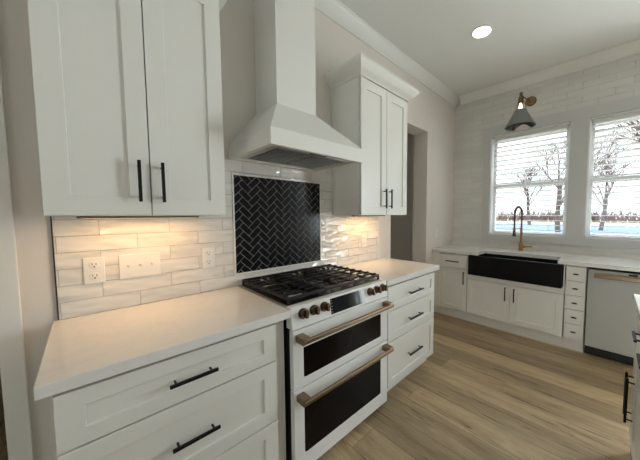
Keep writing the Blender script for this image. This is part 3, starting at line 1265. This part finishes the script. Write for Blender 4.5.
# coil spring wrapped around the hose
P = [Vector(p) for p in arc]
sm = []
for a_, c_ in zip(P, P[1:]):
    for k in range(8):
        sm.append(a_.lerp(c_, k/8))
coil = []
ref = Vector((.6, .8, 0))
n_ = len(sm)
for i in range(n_-1):
    for sub in range(5):
        tt_ = (i + sub/5)
        p = sm[i].lerp(sm[i+1], sub/5)
        d = (sm[i+1]-sm[i]).normalized()
        e1 = (ref - d*ref.dot(d)).normalized()
        e2 = d.cross(e1)
        ph = tt_*2*PI/2.0
        coil.append(p + (e1*math.cos(ph)+e2*math.sin(ph))*.0115)
MB().tube(coil, .0022, 5).build('spring', M_DBRONZE, fc, True)
sp = MB()
sp.cyl((endx, endy, ztop-.18), (endx, endy, ztop-.25), .013, .016, n=18)
sp.cyl((endx, endy, ztop-.25), (endx, endy, ztop-.285), .016, .022, n=18)
sp.build('spray_head', M_DBRONZE, fc, True)
hk = MB()
hk.tube([(0, 0, .285), (endx*.5, endy*.5, .287), (endx*.82, endy*.82, .287)], .005, 8)
hk.lathe([(.018, -.008), (.021, -.008), (.021, .008), (.018, .008), (.018, -.008)], (endx, endy, .287), 'z', 20)
hk.build('spray_dock', M_BRASS, fc, True)

# ------------------------------------------------------------------ wall sconce
SY, SZ = -.986, 2.795
sc_ = empty('wall_sconce', (LX-.0005, SY, SZ), 0, 'brass wall sconce with smoky metal cone shade above the left window', 'wall sconce')
MB().lathe([(.0005, -.022), (.050, -.022), (.058, -.014), (.060, 0)], (0, 0, 0), 'x', 32).build('backplate', M_ANTIQUE, sc_, True)
ax = -.155
ar = MB()
ar.tube([(-.02, 0, 0), (-.07, .02, .005), (-.12, .055, .03), (ax, .075, .062)], .007, 10)
ar.build('arm', M_ANTIQUE, sc_, True)
so = MB()
so.lathe([(.0005, .085), (.015, .083), (.018, .07), (.018, .03), (.028, .022), (.031, -.045), (.026, -.050)], (ax, .078, 0), 'z', 24)
so.build('socket', M_ANTIQUE, sc_, True)
CYo = .078
shd = MB()
shd.lathe([(.060, -.130), (.165, -.330), (.1665, -.330), (.0615, -.1285), (.060, -.130)], (ax, CYo, 0), 'z', 48)
so_ = shd.build('cone_shade', M_SHADE, sc_, True)
MB().lathe([(.0594, -.1305), (.1640, -.3298)], (ax, CYo, 0), 'z', 48).build('lining', M_LINING, so_, True)
for k in range(3):
    a = 2*PI*k/3+.5
    MB().tube([(ax+.020*math.cos(a), CYo+.020*math.sin(a), -.015), (ax+.045*math.cos(a), CYo+.045*math.sin(a), -.040), (ax+.0605*math.cos(a), CYo+.0605*math.sin(a), -.132)], .004, 8).build('prong', M_ANTIQUE, sc_, True)
bl = MB()
bl.lathe([(.0003, -.045), (.010, -.047), (.012, -.060), (.019, -.090), (.020, -.105), (.014, -.122), (.0003, -.128)], (ax, CYo, 0), 'z', 24)
bl.build('bulb', emitter('bulb_glow', (1.0, 0.86, 0.66), 5), sc_, True)
l = bpy.data.lights.new('sconce_light', 'POINT')
l.energy = 0.35
l.color = (1.0, .82, .6)
l.shadow_soft_size = .03
o = bpy.data.objects.new('sconce_light', l)
COL.objects.link(o)
o.parent = sc_
o.location = (ax, CYo, -.19)

# ------------------------------------------------------------------ recessed downlight
dl = empty('downlight', (2.765, -.81, CEIL), 0, 'round lit recessed downlight in the white ceiling', 'ceiling light')
MB().lathe([(.078, -.0004), (.098, -.0004), (.096, -.006), (.080, -.009), (.076, -.004), (.078, -.0004)], (0, 0, 0), 'z', 40).build('trim_ring', M_PLASTIC, dl, True)
MB().cyl((0, 0, -.0005), (0, 0, -.003), .076, n=40).build('lens', M_LAMP, dl)
l = bpy.data.lights.new('downlight_lamp', 'SPOT')
l.energy = 12
l.spot_size = math.radians(120)
l.spot_blend = 0.6
l.color = (1.0, .88, .72)
l.shadow_soft_size = .07
o = bpy.data.objects.new('downlight_lamp', l)
COL.objects.link(o)
o.parent = dl
o.location = (0, 0, -.012)

# ------------------------------------------------------------------ island
IX1, IY1 = 2.289, -1.875
it = countertop(MB().box(-1.0, IX1, -2.95, IY1, CT0, CT1, .002), None, 'white quartz island countertop reflecting the windows at the right edge')
# island base: local -y must face +y in the world: turn by 180 degrees
isl = empty('island_cabinet', (IX1-.03, -2.52, 0), PI, 'white island cabinet with dark bar handles facing the range', 'cabinet')
IF = -.608
MB().box(0, 3.2, IF, .38, .10, BH-.0005).build('body', M_CAB, isl)
MB().box(0, 3.2, IF+.02, .36, 0, .0995).build('toe_kick', M_CAB, isl)
fronts = [(.004, .118), (.124, .56), (.566, .80), (.806, 1.4), (1.406, 2.0)]
for k, (a, b_) in enumerate(fronts):
    if k == 0:
        dd = MB().shaker(a, b_, .106, .866, IF-.0015, .02, .03).build('door', M_CAB, isl)
        bar_pull(dd, (.082, .36), .25, True, IF-.021, r=.006, off=.03)
        continue
    dd = MB().shaker(a, b_, .70, .866, IF-.0015, .02, .055, .05).build('drawer', M_CAB, isl)
    bar_pull(dd, ((a+b_)/2+(.06 if k == 1 else 0), .803), .13, False, IF-.021, off=.03)
    dd = MB().shaker(a, b_, .106, .694, IF-.0015, .02, .055, .05).build('door', M_CAB, isl)
    if k == 1:
        bar_pull(dd, (.160, .36), .25, True, IF-.021, r=.006, off=.03)

# ------------------------------------------------------------------ outside
structure(MB().box(LX+.2, 300, -250, 250, -.9, -.6), 'ground_lawn', M_LAWN)
structure(MB().box(26, 62, -90, 90, -.6, -.57), 'road', M_ROAD)


def tree_mesh(seed, h, spread, depth, tw):
    rnd = random.Random(seed)
    tr, br = MB(), MB()

    def grow(p, d, ln, r, lev):
        pts, rads = [p], [r]
        n = 3
        for i in range(n):
            d = (d + Vector((rnd.uniform(-1, 1), rnd.uniform(-1, 1), rnd.uniform(-.5, .8)))*.16).normalized()
            p = p + d*ln/n
            pts.append(p)
            rads.append(max(r*(1-.30*(i+1)/n), .003))
        (tr if lev == 0 else br).tube(pts, rads, 6 if lev == 0 else 4, False)
        if lev >= depth: return
        k = rnd.choice((3, 4, 5)) if lev else 6
        for i in range(k):
            f_ = rnd.uniform(.45, 1.0)
            base = pts[min(int(f_*n), n-1)].lerp(pts[min(int(f_*n)+1, n)], f_*n-int(f_*n) if f_ < 1 else 1)
            a = rnd.uniform(0, 2*PI)
            q_ = d.to_track_quat('Z', 'Y')
            s_ = rnd.uniform(.45, .9)*spread
            nd = (q_ @ Vector((math.cos(a)*s_, math.sin(a)*s_, 1))).normalized()
            grow(base, nd, ln*rnd.uniform(.55, .8), rads[-1]*rnd.uniform(.55, .75), lev+1)
    grow(Vector((0, 0, 0)), Vector((0, 0, 1)), h*.34, h*.016, 0)
    return tr, br


def make_tree(seed, h, loc, label, group, depth=4, spread=1.0):
    r = empty('bare_tree', loc, random.uniform(0, 6), label, 'tree', group)
    a_, b_ = tree_mesh(seed, h, spread, depth, 0)
    a_.build('trunk', M_BARK, r)
    b_.build('branches', M_TWIG, r)
    return r


t1 = make_tree(5, 11.0, (13.6, -4.3, -.6), 'bare leafless tree just outside, nearest behind the slatted blinds', None, 5, 1.0)
far = make_tree(21, 14.0, (36, 15.5, -.6), 'bare reddish tree in the row beyond the lawn', 'bare trees beyond the lawn', 5, .85)
rowx = [(29, 1.4, .95), (43, -1.2, 1.0), (36, -19, 1.1), (58, 9, 1.25), (60, -12, 1.2)]
for i, (x, y, sc) in enumerate(rowx):
    c_ = copy_tree(far)
    c_.location = (x, y, -.6)
    c_.rotation_euler = (0, 0, i*1.7)
    c_.scale = (sc, sc, sc)
br = MB()
rb_ = random.Random(4)
for i in range(560):
    y = -110+180*i/560 + rb_.uniform(-.4, .4)
    x = 90+rb_.uniform(-2, 2)
    for k in range(5):
        a, t_h = rb_.uniform(0, 6.28), rb_.uniform(1.4, 3.2)
        br.tube([(x, y, -.6), (x+.5*math.cos(a), y+.5*math.sin(a), -.6+t_h*.5), (x+1.3*math.cos(a), y+1.3*math.sin(a), -.6+t_h)], [.16, .12, .05], 4)
tag(br.build('brush', M_TWIG), 'line of reddish leafless brush along the horizon outside the windows', 'brush', None, 'stuff')
